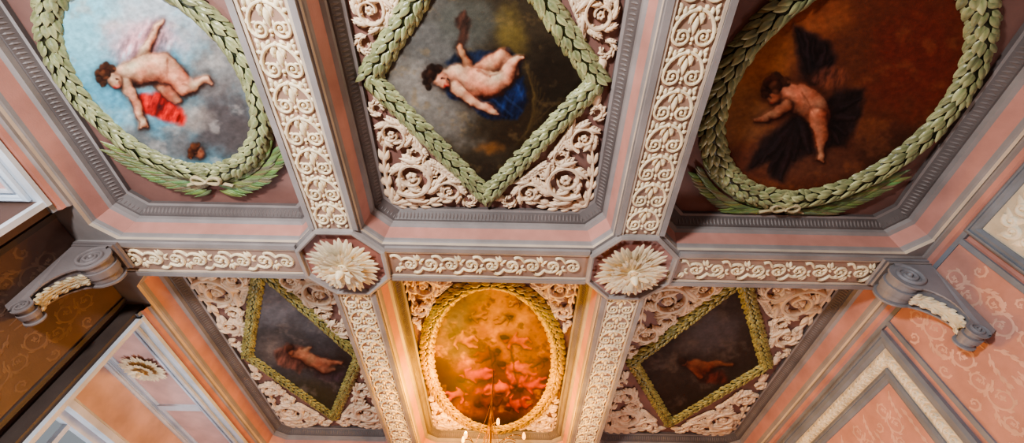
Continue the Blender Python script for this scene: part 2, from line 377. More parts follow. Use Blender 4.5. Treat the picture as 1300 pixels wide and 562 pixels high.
class Art:
    def __init__(s,u,v,seed):
        s.nz=NZ(seed); s.u=u+6*(s.nz.f(u,v,11,3)-.5); s.v=v+6*(s.nz.f(u+500,v,11,3)-.5); s.im=np.zeros((len(u),3))
        s.u0=u;s.v0=v
    def base(s,c): s.im[:]=c
    def mix(s,a,c): s.im=s.im*(1-a[:,None])+np.asarray(c)*a[:,None]
    def blob(s,x,y,rx,ry,c,al=1,rot=0,soft=.7,cloud=0):
        dx=s.u-x;dy=s.v-y;cr,sr=math.cos(rot),math.sin(rot)
        d=np.sqrt(((dx*cr+dy*sr)/rx)**2+((-dx*sr+dy*cr)/ry)**2)
        if cloud: d=d+cloud*(s.nz.f(s.u0+x,s.v0+y,28,4)-.5)*2
        s.mix(al*sst(1.1,1-soft,d),c)
    def clouds(s,c,lo,hi,sc,al=1,off=0):
        n=s.nz.f(s.u0+off,s.v0*1.2+off,sc,5); s.mix(al*sst(lo,hi,n),c)
    def body(s,caps,c,al=1,k=2.8,ed=3.4,dark=.42):
        D=[];X=[];Y=[]
        for (x1,y1,r1,x2,y2,r2) in caps:
            dx,dy=x2-x1,y2-y1;L2=dx*dx+dy*dy+1e-6
            t=np.clip(((s.u-x1)*dx+(s.v-y1)*dy)/L2,0,1)
            r=(r1+(r2-r1)*t)*(1+.08*np.sin(pi*t)); ex=s.u-(x1+dx*t);ey=s.v-(y1+dy*t); d=np.sqrt(ex*ex+ey*ey)+1e-6
            D.append((d-r)); X.append(ex/r);Y.append(ey/r)
        D=np.array(D);X=np.array(X);Y=np.array(Y)
        w=np.exp(-np.clip(D-D.min(0),0,60)/k); ws=w.sum(0); sd=D.min(0)-k*np.log(ws)*.8
        nx=(X*w).sum(0)/ws; ny=(Y*w).sum(0)/ws; q2=np.clip(nx*nx+ny*ny,0,1)
        nz=np.sqrt(1-q2)
        h=sst(9,-1,sd)*dark*al; s.im=s.im*(1-h[:,None]*(1-np.array([.45,.36,.34])[None,:]))
        lt=.16+.60*nz-.32*nx-.40*ny
        lt=lt+.30*(s.nz.f(s.u0+40,s.v0,7,4)-.5); lt=np.clip(lt,.08,1.05)
        cc=np.asarray(c)[None,:]*lt[:,None]**np.array([.70,1.0,1.12])[None,:]
        rosy=s.nz.f(s.u0+90,s.v0+30,16,2)[:,None]; cc=cc*(1+np.array([.12,-.06,-.08])[None,:]*(rosy-.5)*2)
        a=sst(ed*.8,-ed,sd)*al
        s.im=s.im*(1-a[:,None])+np.clip(cc,0,1)*a[:,None]
    def curls(s,pts,c):
        rr=random.Random(5)
        for (x,y,r) in pts:
            s.body([(x,y,r,x+.5,y,r)],c,.95,1.5,1.8,.2)
            for k in range(4):
                a=rr.uniform(0,6.28); s.blob(x+math.cos(a)*r*.7,y+math.sin(a)*r*.7,r*.5,r*.5,np.clip(c*rr.uniform(.6,1.5),0,1),.6)
    def feather(s,x1,y1,tips,c,w=5):
        for i,(x2,y2) in enumerate(tips):
            k=.85+.3*(i%2); cc=c*k
            mx,my=(x1+x2)/2,(y1+y2)/2
            s.body([(x1,y1,w*.7,mx,my,w),(mx,my,w,x2,y2,w*.4)],cc*1.5,.85,1.5,2.6,.2)
            s.line(mx,my,x2,y2,.7,c*2.4,.3)
    def poly(s,pts,c,al=1,ed=3.2):
        ins=np.zeros(len(s.u),bool); dm=np.full(len(s.u),1e9); n=len(pts)
        for i in range(n):
            x1,y1=pts[i];x2,y2=pts[(i+1)%n]
            cnd=((y1>s.v)!=(y2>s.v)); xx=(x2-x1)*(s.v-y1)/((y2-y1) or 1e-6)+x1
            ins^=(cnd&(s.u<xx))
            dx,dy=x2-x1,y2-y1;t=np.clip(((s.u-x1)*dx+(s.v-y1)*dy)/(dx*dx+dy*dy+1e-6),0,1)
            dm=np.minimum(dm,np.hypot(s.u-x1-dx*t,s.v-y1-dy*t))
        sd=np.where(ins,dm,-dm)+3*(s.nz.f(s.u0,s.v0+70,10,3)-.5); a=sst(-ed,ed,sd)*al
        n_=s.nz.f(s.u0*1.5+s.v0*.5,s.v0*.6,9,3)
        s.im=s.im*(1-a[:,None])+np.clip(np.asarray(c)[None,:]*(.15+1.7*n_)[:,None],0,1)*a[:,None]
    def line(s,x1,y1,x2,y2,w,c,al=1):
        dx,dy=x2-x1,y2-y1;t=np.clip(((s.u-x1)*dx+(s.v-y1)*dy)/(dx*dx+dy*dy+1e-6),0,1)
        d=np.hypot(s.u-x1-dx*t,s.v-y1-dy*t); s.mix(al*sst(w+1.2,w*.3,d)*(1-.5*t),c)
    def texture(s,k=.16):
        n=s.nz.f(s.u0*1.0+.6*s.v0,s.v0*1.2-.3*s.u0,6,4)-.5; s.im=np.clip(s.im*(1+k*2*n[:,None]),0,1)
FL=C(255,206,172); FLD=C(220,158,120)
SH=C(120,62,44)
def art1(a):
    a.base(C(92,160,186)); a.blob(100,30,110,90,C(140,202,218),.9)
    a.clouds(C(196,218,224),.48,.78,60,.7)
    a.blob(200,25,80,60,C(196,194,198),.8,cloud=.5); a.blob(285,80,70,110,C(134,126,122),.9,cloud=.5); a.blob(290,165,90,66,C(84,76,76),.95,cloud=.4)
    a.blob(190,186,90,30,C(106,104,104),.85,cloud=.5); a.blob(245,146,36,24,C(154,144,136),.8,cloud=.5); a.blob(110,150,40,30,C(150,176,184),.7,cloud=.5)
    a.clouds(C(186,180,174),.57,.78,26,.5,90)
    a.blob(180,52,54,30,C(228,164,170),.6,cloud=.5)
    a.poly([(140,72),(152,50),(178,36),(196,24),(216,30),(224,48),(214,66),(180,74),(160,90)],C(226,160,168),.6,12)
    a.poly([(172,120),(205,116),(230,138),(236,152),(232,160),(214,154),(196,148),(178,142)],C(200,36,30),.95,4)
    a.body([(178,76,8,190,54,6.5),(190,54,6,200,36,4),(200,36,3.6,207,28,3.2)],FL)
    a.body([(203,94,13,214,112,12),(214,112,11,226,128,6)],C(236,176,144))
    a.body([(152,97,12,165,94,16),(165,94,16,186,88,19),(186,88,19,206,86,19),(206,86,18,224,98,14),(224,98,12.5,236,114,10),(236,114,8.8,250,106,7),(250,106,6,262,100,4),(262,100,4,268,106,3)],FL)
    a.body([(160,106,8,170,124,7),(170,124,6.5,178,144,5),(178,144,4.6,183,158,3.6),(183,158,3.2,180,163,2.2),(183,158,3,187,163,2)],FL)
    a.line(212,74,214,100,1.2,SH,.45); a.line(186,98,204,104,1.2,C(190,110,86),.4); a.line(232,106,240,110,1,SH,.4)
    a.body([(143,101,9,148,104,8)],FL)
    a.curls([(128,100,6),(127,92,6),(133,86,6.5),(141,88,5.5),(133,95,7),(130,107,4.5)],C(84,50,32)); a.blob(149,108,4,3,C(226,110,96),.6)
    a.line(147,100,150,100.5,.9,C(50,26,20),1); a.line(146,110,149,110,.9,C(150,40,36),.9); a.line(151,103,152,105,.8,SH,.7)
    a.body([(254,194,7,256,196,6)],C(200,132,98)); a.curls([(245,192,6),(249,186,6),(243,197,4.5)],C(104,56,34)); a.line(256,192,259,192,.8,SH,.9)
def art2(a):
    a.base(C(54,45,33)); a.blob(545,60,70,110,C(96,96,94),.9,cloud=.4); a.blob(560,150,60,50,C(118,114,108),.85,cloud=.5)
    a.blob(520,110,40,40,C(142,136,128),.7,cloud=.4); a.blob(600,30,60,40,C(78,80,74),.8,cloud=.4)
    a.blob(648,46,26,50,C(124,106,50),.6,cloud=.5); a.blob(705,110,64,70,C(34,26,18),.95,cloud=.3); a.blob(670,170,70,50,C(44,32,20),.95,cloud=.4)
    a.blob(620,186,24,12,C(160,96,42),.5,cloud=.7); a.blob(615,225,40,30,C(42,32,24),.8)
    a.clouds(C(140,112,70),.6,.8,16,.3,50)
    for i in range(10): a.line(664+4*i,70+7*i,690-4*i,165+2*i,1.0,C(110,88,46),.22)
    a.poly([(576,22),(590,14),(598,26),(594,48),(584,66),(578,60),(582,40)],C(56,32,24),.85)
    a.poly([(566,80),(578,68),(606,66),(646,62),(662,72),(660,92),(620,96),(580,92)],C(22,32,54),.95)
    a.poly([(560,108),(572,126),(600,132),(612,148),(630,153),(657,152),(670,130),(664,96),(630,110)],C(18,30,62),1)
    for (x1,y1,x2,y2) in ((600,136,640,149),(640,122,662,140),(625,126,650,146),(570,118,596,130),(655,108,664,128)): a.line(x1,y1,x2,y2,1.4,C(54,76,124),.45)
    a.body([(584,60,4,588,70,5),(588,70,5,594,84,7)],FLD)
    a.body([(606,98,14,622,84,13),(622,84,12,638,72,10),(638,72,9,650,84,7),(650,84,6,656,94,4)],C(240,184,148))
    a.body([(568,99,12,582,98,16),(582,98,16,598,104,18),(598,104,18,612,106,18),(612,108,17,628,108,14.5),(628,108,13.5,644,98,11.5),(644,98,10,648,82,7.5),(648,82,6.4,657,74,5),(657,74,4.4,664,72,3)],FL)
    a.body([(578,110,8.5,588,120,7.5),(588,120,7,600,129,6),(600,129,5.8,618,136,5),(618,136,4.6,628,143,3.8),(628,143,3.2,633,147,2)],FL)
    a.line(608,90,622,98,1.3,SH,.5); a.line(622,98,638,90,1.3,SH,.5); a.line(592,104,596,116,1,C(190,110,86),.5); a.blob(596,118,14,4,C(200,120,90),.4)
    a.body([(559,102,9,563,106,8)],FL); a.curls([(542,102,6),(541,94,6.5),(547,87,6.5),(556,88,5.5),(547,97,7.5),(544,109,4.5)],C(46,28,20)); a.blob(567,108,4,3,C(230,112,92),.6)
    a.line(561,100,564.5,100.5,1,C(40,20,16),1); a.line(568,101,570,101.5,.9,C(40,20,16),1); a.line(564,110,568,110,1,C(160,40,36),.9); a.line(567,103,567.5,106,.8,SH,.7)
def art3(a):
    a.base(C(94,48,32)); a.blob(950,60,80,90,C(162,98,54),.9,cloud=.3); a.blob(1000,15,100,40,C(142,76,46),.85,cloud=.3)
    a.blob(1170,70,90,120,C(104,40,28),.9,cloud=.3); a.blob(935,140,60,60,C(148,102,66),.75,cloud=.4); a.blob(1130,195,90,44,C(66,36,27),.9,cloud=.3)
    a.blob(1020,205,90,30,C(94,56,42),.8,cloud=.3); a.clouds(C(152,90,58),.58,.8,30,.35,20)
    a.blob(1035,130,60,60,C(70,38,28),.4,cloud=.3)
    W=C(28,20,22)
    a.poly([(1008,30),(1028,42),(1052,54),(1062,72),(1054,98),(1034,108),(1018,100),(1010,62)],W,.9,6)
    a.poly([(1042,138),(1060,116),(1096,112),(1094,146),(1072,186),(1048,184)],W,.9,6)
    a.poly([(1006,146),(1026,158),(1036,192),(1006,206),(992,230),(978,224),(980,206),(948,216),(966,180)],W,.9,6)
    a.feather(1034,104,[(1012,38),(1022,44),(1034,52),(1048,60),(1056,76)],W,5)
    a.feather(1042,146,[(1054,182),(1064,180),(1074,170),(1086,150),(1092,126)],W,6)
    a.feather(1016,150,[(954,210),(966,206),(978,216),(990,226),(1008,202),(1028,194)],W,6)
    a.poly([(1024,96),(1048,84),(1070,86),(1080,100),(1060,112),(1036,112)],C(116,62,46),.65,5)
    a.body([(990,120,11,1004,122,15),(1004,122,16,1022,128,19),(1022,128,19,1037,140,18),(1037,140,17,1042,154,14)],C(214,150,118))
    a.body([(1038,148,13,1043,168,10),(1043,168,9,1043,186,6),(1043,186,5.4,1041,201,3.8),(1041,201,3.2,1046,206,2)],C(208,142,110))
    a.body([(1000,134,8,990,142,7),(990,142,6.4,974,149,5),(974,149,4.2,960,152,3)],C(186,120,90))
    a.line(1018,118,1032,142,1.2,SH,.5); a.blob(1030,152,12,6,C(150,90,66),.4)
    a.body([(982,121,9,984,127,8)],C(192,126,94)); a.curls([(972,114,7),(976,105,8),(985,101,8),(995,105,7),(984,111,8),(971,121,5)],C(76,44,30))
    a.line(975,123,978,125,.9,C(50,22,16),1); a.line(979,131,982,132,.9,C(120,40,30),.9)
def art4(a):
    a.base(C(66,64,66)); a.blob(350,385,46,40,C(112,110,116),.9,cloud=.5); a.blob(400,415,30,18,C(98,96,100),.8,cloud=.5); a.blob(380,510,80,34,C(58,54,36),.9,cloud=.3); a.blob(440,470,40,40,C(50,42,36),.8); a.blob(345,440,26,24,C(96,88,86),.8,cloud=.5)
    a.clouds(C(126,114,108),.54,.74,18,.6)
    a.poly([(348,444),(366,436),(384,440),(396,462),(380,474),(352,462)],C(118,72,60),.8)
    a.poly([(396,470),(424,474),(440,468),(430,484),(404,482)],C(66,52,60),.7)
    a.body([(374,450,5.5,386,452,7),(386,452,7,400,458,7),(400,458,6.4,418,461,4.4),(418,461,4,434,460,2.6),(398,462,5.4,412,470,4),(412,470,3.6,426,470,2.4),(380,447,3.6,394,440,2.4)],C(216,152,116),.8,2.2,2.2)
    a.body([(370,447,4,371,448,4)],C(210,146,112),.8,2,2); a.body([(366,443,4,369,442,4)],C(76,44,30),1,2,2); a.blob(412,468,24,6,C(44,34,30),.25)
def art5(a):
    a.base(C(106,58,8)); a.blob(640,390,60,60,C(182,122,16),.95,cloud=.4); a.blob(572,405,34,48,C(84,70,54),.95,cloud=.5); a.blob(600,372,26,14,C(116,92,44),.8,cloud=.6); a.blob(560,490,34,60,C(34,22,12),.95,cloud=.3)
    a.blob(694,425,26,44,C(128,76,12),.85,cloud=.4); a.blob(620,540,74,26,C(26,16,6),.95,cloud=.3); a.blob(600,446,46,12,C(70,56,38),.8,cloud=.7); a.blob(700,500,28,44,C(40,22,8),.9,cloud=.4); a.blob(632,496,58,40,C(52,24,6),.8,cloud=.5)
    a.clouds(C(190,132,26),.6,.8,12,.4); a.clouds(C(36,20,8),.58,.78,12,.55,70)
    o=C(160,70,4); p=C(172,112,34); r=C(132,46,3)
    def cherub(x,y,s,fx,c,fl=1):
        f=lambda px,py,pr:(x+fx*px*s,y+fl*py*s,pr*s)
        q=lambda p0,p1:f(*p0)+f(*p1)
        a.body([q((-5,0,3.6),(2,0,5)),q((2,0,5),(9,2,4.6)),q((9,2,4.4),(17,-2,2.6)),q((17,-2,2.4),(22,2,1.6)),q((8,4,4),(14,9,2.6)),q((14,9,2.4),(21,10,1.6)),q((-4,1,2.6),(-6,8,1.9)),q((-6,8,1.8),(-2,13,1.3)),q((-3,-2,2.4),(4,-9,1.6))],c,.92,1.4*s,1.4)
        a.body([q((-11,-2,3.4),(-10,-1,3.4))],c,.9,1,1.2); a.body([q((-13,-4,3),(-10,-5,3))],C(34,16,5),.9,1,1.2)
    for t in ((584,430,1.0,1,p,1),(652,432,1.0,1,o,1),(622,450,.9,-1,C(80,34,6),1),(652,466,1.3,1,o,.7),(600,478,1.25,1,r,-.7),(640,492,1.1,-1,o,.8),(672,490,1.0,1,r,-1),
      (584,500,.9,-1,o,1),(616,510,.9,1,C(70,32,8),-1),(654,514,.9,1,r,-1),(642,404,.6,-1,p,1),(604,404,.6,1,p,-1),(686,458,.7,-1,C(80,36,8),1),(656,384,.5,-1,C(190,140,50),1)): cherub(*t)
    a.poly([(640,474),(662,478),(684,474),(676,486),(650,488)],C(104,30,4),.6); a.poly([(588,488),(612,492),(624,488),(616,500),(596,500)],C(104,30,4),.6)
    for (x1,y1,x2,y2) in ((622,440,632,520),(648,440,664,520)): a.line(x1,y1,x2,y2,1.0,C(26,14,4),.6)
def art6(a):
    a.base(C(50,40,36)); a.blob(905,415,46,50,C(76,68,70),.85,cloud=.5); a.blob(870,440,26,16,C(70,60,58),.7,cloud=.5); a.blob(860,510,50,30,C(40,32,27),.8)
    a.clouds(C(90,76,68),.54,.76,18,.6)
    a.poly([(880,468),(915,470),(928,486),(890,486)],C(84,34,28),.75)
    a.body([(874,462,5,886,463,6.2),(886,463,6.2,898,466,6),(898,466,5.5,914,461,3.8),(914,461,3.4,930,464,2.2),(880,468,3.6,890,479,2.4)],C(156,92,64),.75,2,2.2)
    a.body([(868,460,4,869,461,3.8)],C(140,84,60),.75,2,2); a.body([(865,457,3.8,868,456,3.8)],C(48,28,20),.9,2,2)
def topix(x,y,z):
    px,py,pz=x,y,z-CZ
    w=fw.y*py+fw.z*pz
    return 650+F*(rt.x*px+rt.y*py+rt.z*pz)/w, 281-F*(up.x*px+up.y*py+up.z*pz)/w
def canvas_buf(cx,cy,hx,hy,kind,art,seed,n):
    z=FZ-.03
    xs=np.linspace(-hx,hx,n); ys=np.linspace(-hy,hy,n); X,Y=np.meshgrid(xs,ys); X=X.ravel();Y=Y.ravel()
    u,v=topix(X+cx,Y+cy,z); A=Art(u,v,seed); art(A); A.texture()
    im=np.nan_to_num(A.im,nan=.2); linr=np.where(im<=.04045,im/12.92,((im+.055)/1.055)**2.4)
    idx=np.arange(n*n).reshape(n,n)
    f=np.stack([idx[:-1,:-1],idx[:-1,1:],idx[1:,1:],idx[1:,:-1]],-1).reshape(-1,4)
    mx_=X[f].mean(1)/hx;my_=Y[f].mean(1)/hy
    keep=(mx_**2+my_**2<1) if kind=='oval' else (abs(mx_)+abs(my_)<1)
    f=f[keep]; used=np.unique(f); rm=np.full(n*n,-1); rm[used]=np.arange(len(used)); f=rm[f]
    b=Buf(); b.v=[(float(cx+X[i]),float(cy+Y[i]),z) for i in used]; b.f=[tuple(map(int,q)) for q in f]; b.c=[tuple(linr[i]) for i in used]
    return b
def wreath(cx,cy,hx,hy,kind,R,c1,c2,cb):
    b=Buf(); z=FZ-.02
    halves=[]
    for sg in (-1,1):
        if kind=='oval':
            halves.append([(cx+sg*hx*math.sin(pi*i/90),cy-hy*math.cos(pi*i/90)) for i in range(91)])
        else:
            halves.append([(cx,cy-hy),(cx+sg*hx,cy)]); halves.append([(cx+sg*hx,cy),(cx,cy+hy)])
    for pts in halves:
        ds=[0]
        for i in range(1,len(pts)): ds.append(ds[-1]+math.dist(pts[i],pts[i-1]))
        T=ds[-1]; n=int(T/(R*.58))
        def at(s):
            s=min(max(s,0),T); 
            for i in range(1,len(ds)):
                if ds[i]>=s-1e-9:
                    k=(s-ds[i-1])/(ds[i]-ds[i-1]); break
            p=Vector((pts[i-1][0]+(pts[i][0]-pts[i-1][0])*k,pts[i-1][1]+(pts[i][1]-pts[i-1][1])*k,0)); 
            t=Vector((pts[i][0]-pts[i-1][0],pts[i][1]-pts[i-1][1],0)).normalized(); return p,t
        vs=[];fs=[];m=40
        for i in range(m+1):
            p,t=at(T*i/m); s=Vector((-t.y,t.x,0))
            for k in range(9):
                a=-pi/2+pi*k/8; q=p+s*(R*.78*math.sin(a)); vs.append((q.x,q.y,z-R*.6*math.cos(a)))
        for i in range(m):
            for k in range(8):
                o=i*9+k; fs.append((o,o+1,o+10,o+9))
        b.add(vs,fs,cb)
        for i in range(n+1):
            for ph,off in ((-1.3,0),(-.78,.5),(-.20,0),(.40,.5),(.95,0)) if i%2==0 else ((-.95,0),(-.40,.5),(.20,0),(.78,.5),(1.3,0)):
                p,t=at(T*(i+off)/n - R*.5)
                s=Vector((-t.y,t.x,0)); zz=Vector((0,0,-1))
                nr=s*math.sin(ph)+zz*math.cos(ph)
                sd=s*math.cos(ph)-zz*math.sin(ph)
                al=.55*math.tanh(ph*2)+random.uniform(-.14,.14)
                d=(t*math.cos(al)+sd*math.sin(al)+nr*random.uniform(.12,.28)).normalized(); si=nr.cross(d).normalized()
                o=Vector((p.x,p.y,z))+s*(R*.76*math.sin(ph))+zz*(R*.60*math.cos(ph))
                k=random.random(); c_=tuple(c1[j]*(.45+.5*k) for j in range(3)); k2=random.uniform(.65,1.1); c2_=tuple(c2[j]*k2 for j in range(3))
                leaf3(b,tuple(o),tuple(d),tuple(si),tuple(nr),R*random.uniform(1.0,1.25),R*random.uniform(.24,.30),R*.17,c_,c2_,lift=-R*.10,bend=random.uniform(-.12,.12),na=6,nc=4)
    return b
GR1=lin((104,120,74)); GR2=lin((212,214,162)); GRB=lin((44,50,28))  # garland tip highlights and shade in the leaf gaps are put into these colours
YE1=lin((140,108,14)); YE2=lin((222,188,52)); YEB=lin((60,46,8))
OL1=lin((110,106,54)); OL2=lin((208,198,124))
specs=[
 (-.982,.42,.290,.315,'oval',art1,.100,"round painting of a cherub in pale blue sky with red drapery",(GR1,GR2,GRB)),
 (-.086,.386,.345,.42,'lozenge',art2,.096,"lozenge painting of a dark haired cherub on blue drapery",(GR1,GR2,GRB)),
 (.900,.425,.365,.375,'oval',art3,.112,"round dark red painting of a black winged cherub",(GR1,GR2,GRB)),
 (-.968,1.70,.292,.60,'lozenge',art4,.084,"lozenge painting of a reclining cherub under grey clouds",(OL1,OL2,GRB)),
 (-.078,1.78,.345,.63,'oval',art5,.104,"oval golden orange painting crowded with cherubs",(YE1,YE2,YEB)),
 (.893,1.70,.345,.60,'lozenge',art6,.092,"lozenge dark brown painting of a dim reclining cherub",(OL1,OL2,GRB)),
]
for i,(cx,cy,hx,hy,kind,art,R,lab,gc) in enumerate(specs):
    cx*=S;cy*=S;hx=hx*S-R;hy=hy*S-R
    cb=canvas_buf(cx,cy,hx,hy,kind,art,i+3,360 if i<3 else 280)
    o=mkobj("ceiling_painting",cb,M_CANV,smooth=False,label=lab,cat="painting",group="ceiling paintings",fixn=False)
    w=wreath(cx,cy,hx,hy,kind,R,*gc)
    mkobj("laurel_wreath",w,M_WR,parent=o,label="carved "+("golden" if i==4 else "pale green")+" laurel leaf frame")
for ci in range(3):
    for ri in range(2):
        kind=specs[ci+3*ri][4]
        cx0,cx1=cofx[ci][0]+INS,cofx[ci][1]-INS; cy0,cy1=cofy[ri][0]+INS,cofy[ri][1]-INS
        if kind=='oval' and ri==0: continue
        for sx in (-1,1):
            for sy in (-1,1):
                if kind=='oval': A=(cx1-cx0)/2*.66;B=(cy1-cy0)/2*.60
                else: A=(cx1-cx0)/2*.94;B=(cy1-cy0)/2*.94
                r=corner_relief(A,B,CREAMP)
                X=cx0+.03 if sx<0 else cx1-.03; Y=cy0+.03 if sy<0 else cy1-.03
                ceil_xf(r,X,Y,FZ-.002,-sx,-sy)
                mkobj("acanthus_scroll",r,M_REL,label="pinkish cream acanthus scroll relief in a coffer corner",cat="plaster relief",group="coffer corner scrolls")
SG=lin((126,138,92))
for i in (0,2):
    cx,cy,hx,hy=[q*S for q in specs[i][:4]]
    e=empty("palm_spray",(cx,cy+hy,FZ-.03),label="sage green palm branches tied with ribbon below round wreath",cat="plaster relief",group="palm sprays")
    for sg in (-1,1):
        b=Buf()
        for row,(dr,ln) in enumerate(((-.02,.24),(.04,.24),(.10,.20))):
            for k in range(20):
                th=(.04+k*.044)*sg
                x=cx+(hx+dr)*math.sin(th); y=cy+(hy+dr)*math.cos(th)
                yy=min(y,cofy[0][1]-INS-.04); L=ln*random.uniform(.85,1.1)*(1-.015*k)
                a=sg*(.22+row*.18+random.uniform(-.06,.06)); 
                if sg<0: a=pi+a
                a-=th*1.0
                ey=yy+math.sin(a)*L
                if ey>cofy[0][1]-INS:
                    q=math.asin(max(-1,min(1,(cofy[0][1]-INS-yy)/L))); a=q if sg>0 else pi-q
                leaf(b,x,yy,a,L,.024,.022,tuple(SG[j]*random.uniform(.65,1.15) for j in range(3)),lift=.02,z0=.01+.01*row,bend=-sg*.2)
        b.xf(lambda p:(p[0],p[1],FZ-.005-p[2]))
        mkobj("palm_branch",b,M_WR,parent=e)
    r=Buf(); y0=cy+hy-.03; RC=lin((196,182,146))
    for sg in (-1,1):
        ribbon(r,[(cx+sg*q[0],y0+q[1]) for q in bez((0,0),(.06,-.07),(.15,-.06),(.13,.0))+bez((.13,0),(.11,.04),(.05,.03),(0,0))[1:]],[.014]*29,.04,RC,.07)
        ribbon(r,[(cx+sg*q[0],y0+q[1]) for q in bez((0,0),(.06,.05),(.13,.02),(.22,.06))],[.012]*15,.03,RC,.05)
    dome(r,cx,y0,.025,.07,RC,.05)
    r.xf(lambda p:(p[0],p[1],FZ-.005-p[2]))
    mkobj("ribbon_bow",r,M_REL,parent=e,label="cream plaster ribbon bow")
# ---------------------------------------------------------------- walls
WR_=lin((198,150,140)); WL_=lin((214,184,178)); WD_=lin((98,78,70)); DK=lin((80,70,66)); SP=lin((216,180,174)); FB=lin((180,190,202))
b=Buf(); b.box(XW,-4,0,XW+.25,8.1,FZ,WR_); mkobj("wall_right",b,M_SM,smooth=False,kind="structure",label="dusty pink plaster wall")
ZS=HZ-.15
r1a,r1b=-.6*S,.70*S; r2a,r2b=1.235*S,2.38*S
wy0,wy1,wz0,wz1=1.34*S,2.28*S,.7,CZ+.76*S
xo=-XR-.25
b=Buf()
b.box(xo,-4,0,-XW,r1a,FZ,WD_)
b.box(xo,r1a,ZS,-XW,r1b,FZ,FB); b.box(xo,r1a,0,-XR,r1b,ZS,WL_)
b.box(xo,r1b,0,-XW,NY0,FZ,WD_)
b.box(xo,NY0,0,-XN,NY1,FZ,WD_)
b.box(xo,NY1,0,-XW,r2a,FZ,DK)  # shadow on the niche side put into this strip's dark colour
b.box(xo,r2a,ZS,-XW,r2b,FZ,FB)
b.box(xo,r2a,0,-XR,wy0,ZS,WL_); b.box(xo,wy1,0,-XR,r2b,ZS,WL_); b.box(xo,wy0,wz1,-XR,wy1,ZS,WL_); b.box(xo,wy0,0,-XR,wy1,wz0,WL_)
b.box(xo,r2b,0,-XW,8.1,FZ,WR_)
mkobj("wall_left",b,M_SM,smooth=False,kind="structure",label="dusty pink plaster wall with a niche and deep window recesses")
b=Buf(); b.box(-XW,7.9,0,XW,8.1,FZ,WR_); mkobj("wall_far",b,M_SM,smooth=False,kind="structure",label="dusty pink end wall")
b=Buf(); b.box(xo,-4,-.1,XW+.25,8.1,0,lin((170,140,110))); mkobj("floor",b,M_WOOD,smooth=False,kind="structure",label="brown wooden floor")
b=Buf(); xg=-XR-.1
b.box(xg-.04,wy0,wz0,xg+.04,wy0+.09,wz1,WHITEB); b.box(xg-.04,wy1-.09,wz0,xg+.04,wy1,wz1,WHITEB); b.box(xg-.04,wy0+.09,wz1-.09,xg+.04,wy1-.09,wz1,WHITEB); b.box(xg-.04,wy0+.09,wz0,xg+.04,wy1-.09,wz0+.09,WHITEB)
for k in (1,2,3): y=wy0+(wy1-wy0)*k/4; b.box(xg-.03,y-.03,wz0+.09,xg+.03,y+.03,wz1-.09,WHITEB)
for z in (1.7,2.7): b.box(xg-.03,wy0+.09,z-.025,xg+.03,wy1-.09,z+.025,WHITEB)
mkobj("window_1",b,M_SM,smooth=False,kind="structure",label="pale painted window frame with glazing bars")
def cornice(sg,y0,y1):
    global tn
    b=Buf()
    prof=[(0,.13),(.03,.13),(.035,.09),(.06,.075),(.065,.035),(.09,.02),(.09,-.005)]
    cols=[BLUEG,BLUEG,PINK,PINK,GREY,GREY]
    for (p,q,cc) in zip(prof[:-1],prof[1:],cols):
        vs=[(sg*(XW-p[0]),y0,HZ-p[1]),(sg*(XW-p[0]),y1,HZ-p[1]),(sg*(XW-q[0]),y1,HZ-q[1]),(sg*(XW-q[0]),y0,HZ-q[1])]
        b.add(vs,[(0,1,2,3)],cc)
    mkobj("trim_%d"%tn,b,M_SM,smooth=False,kind="structure",label="grey and pink cornice where wall meets ceiling"); tn+=1
cornice(1,-4,7.9); cornice(-1,-4,NY0); cornice(-1,NY1,7.9)
def wall_place(b,sg,y,z,X=None):
    X=X or XW
    return b.xf(lambda p:(sg*(X-p[2]),y+p[0],z+p[1]))
def frame_bars(b,y0,y1,z0,z1,w,t,col,t0=0):
    def ring(d): return [(y0+d,z0+d),(y1-d,z0+d),(y1-d,z1-d),(y0+d,z1-d)]
    lv=[(0,0),(0,t*.7),(w*.25,t),(w*.4,t),(w*.42,t*.75),(w*.75,t*.75),(w,t*.4),(w,0)]
    for (d0,h0),(d1,h1) in zip(lv[:-1],lv[1:]):
        P=ring(d0);Q=ring(d1)
        b.add([(p[0],p[1],h0+t0) for p in P]+[(p[0],p[1],h1+t0) for p in Q],[(i,(i+1)%4,4+(i+1)%4,4+i) for i in range(4)],col)
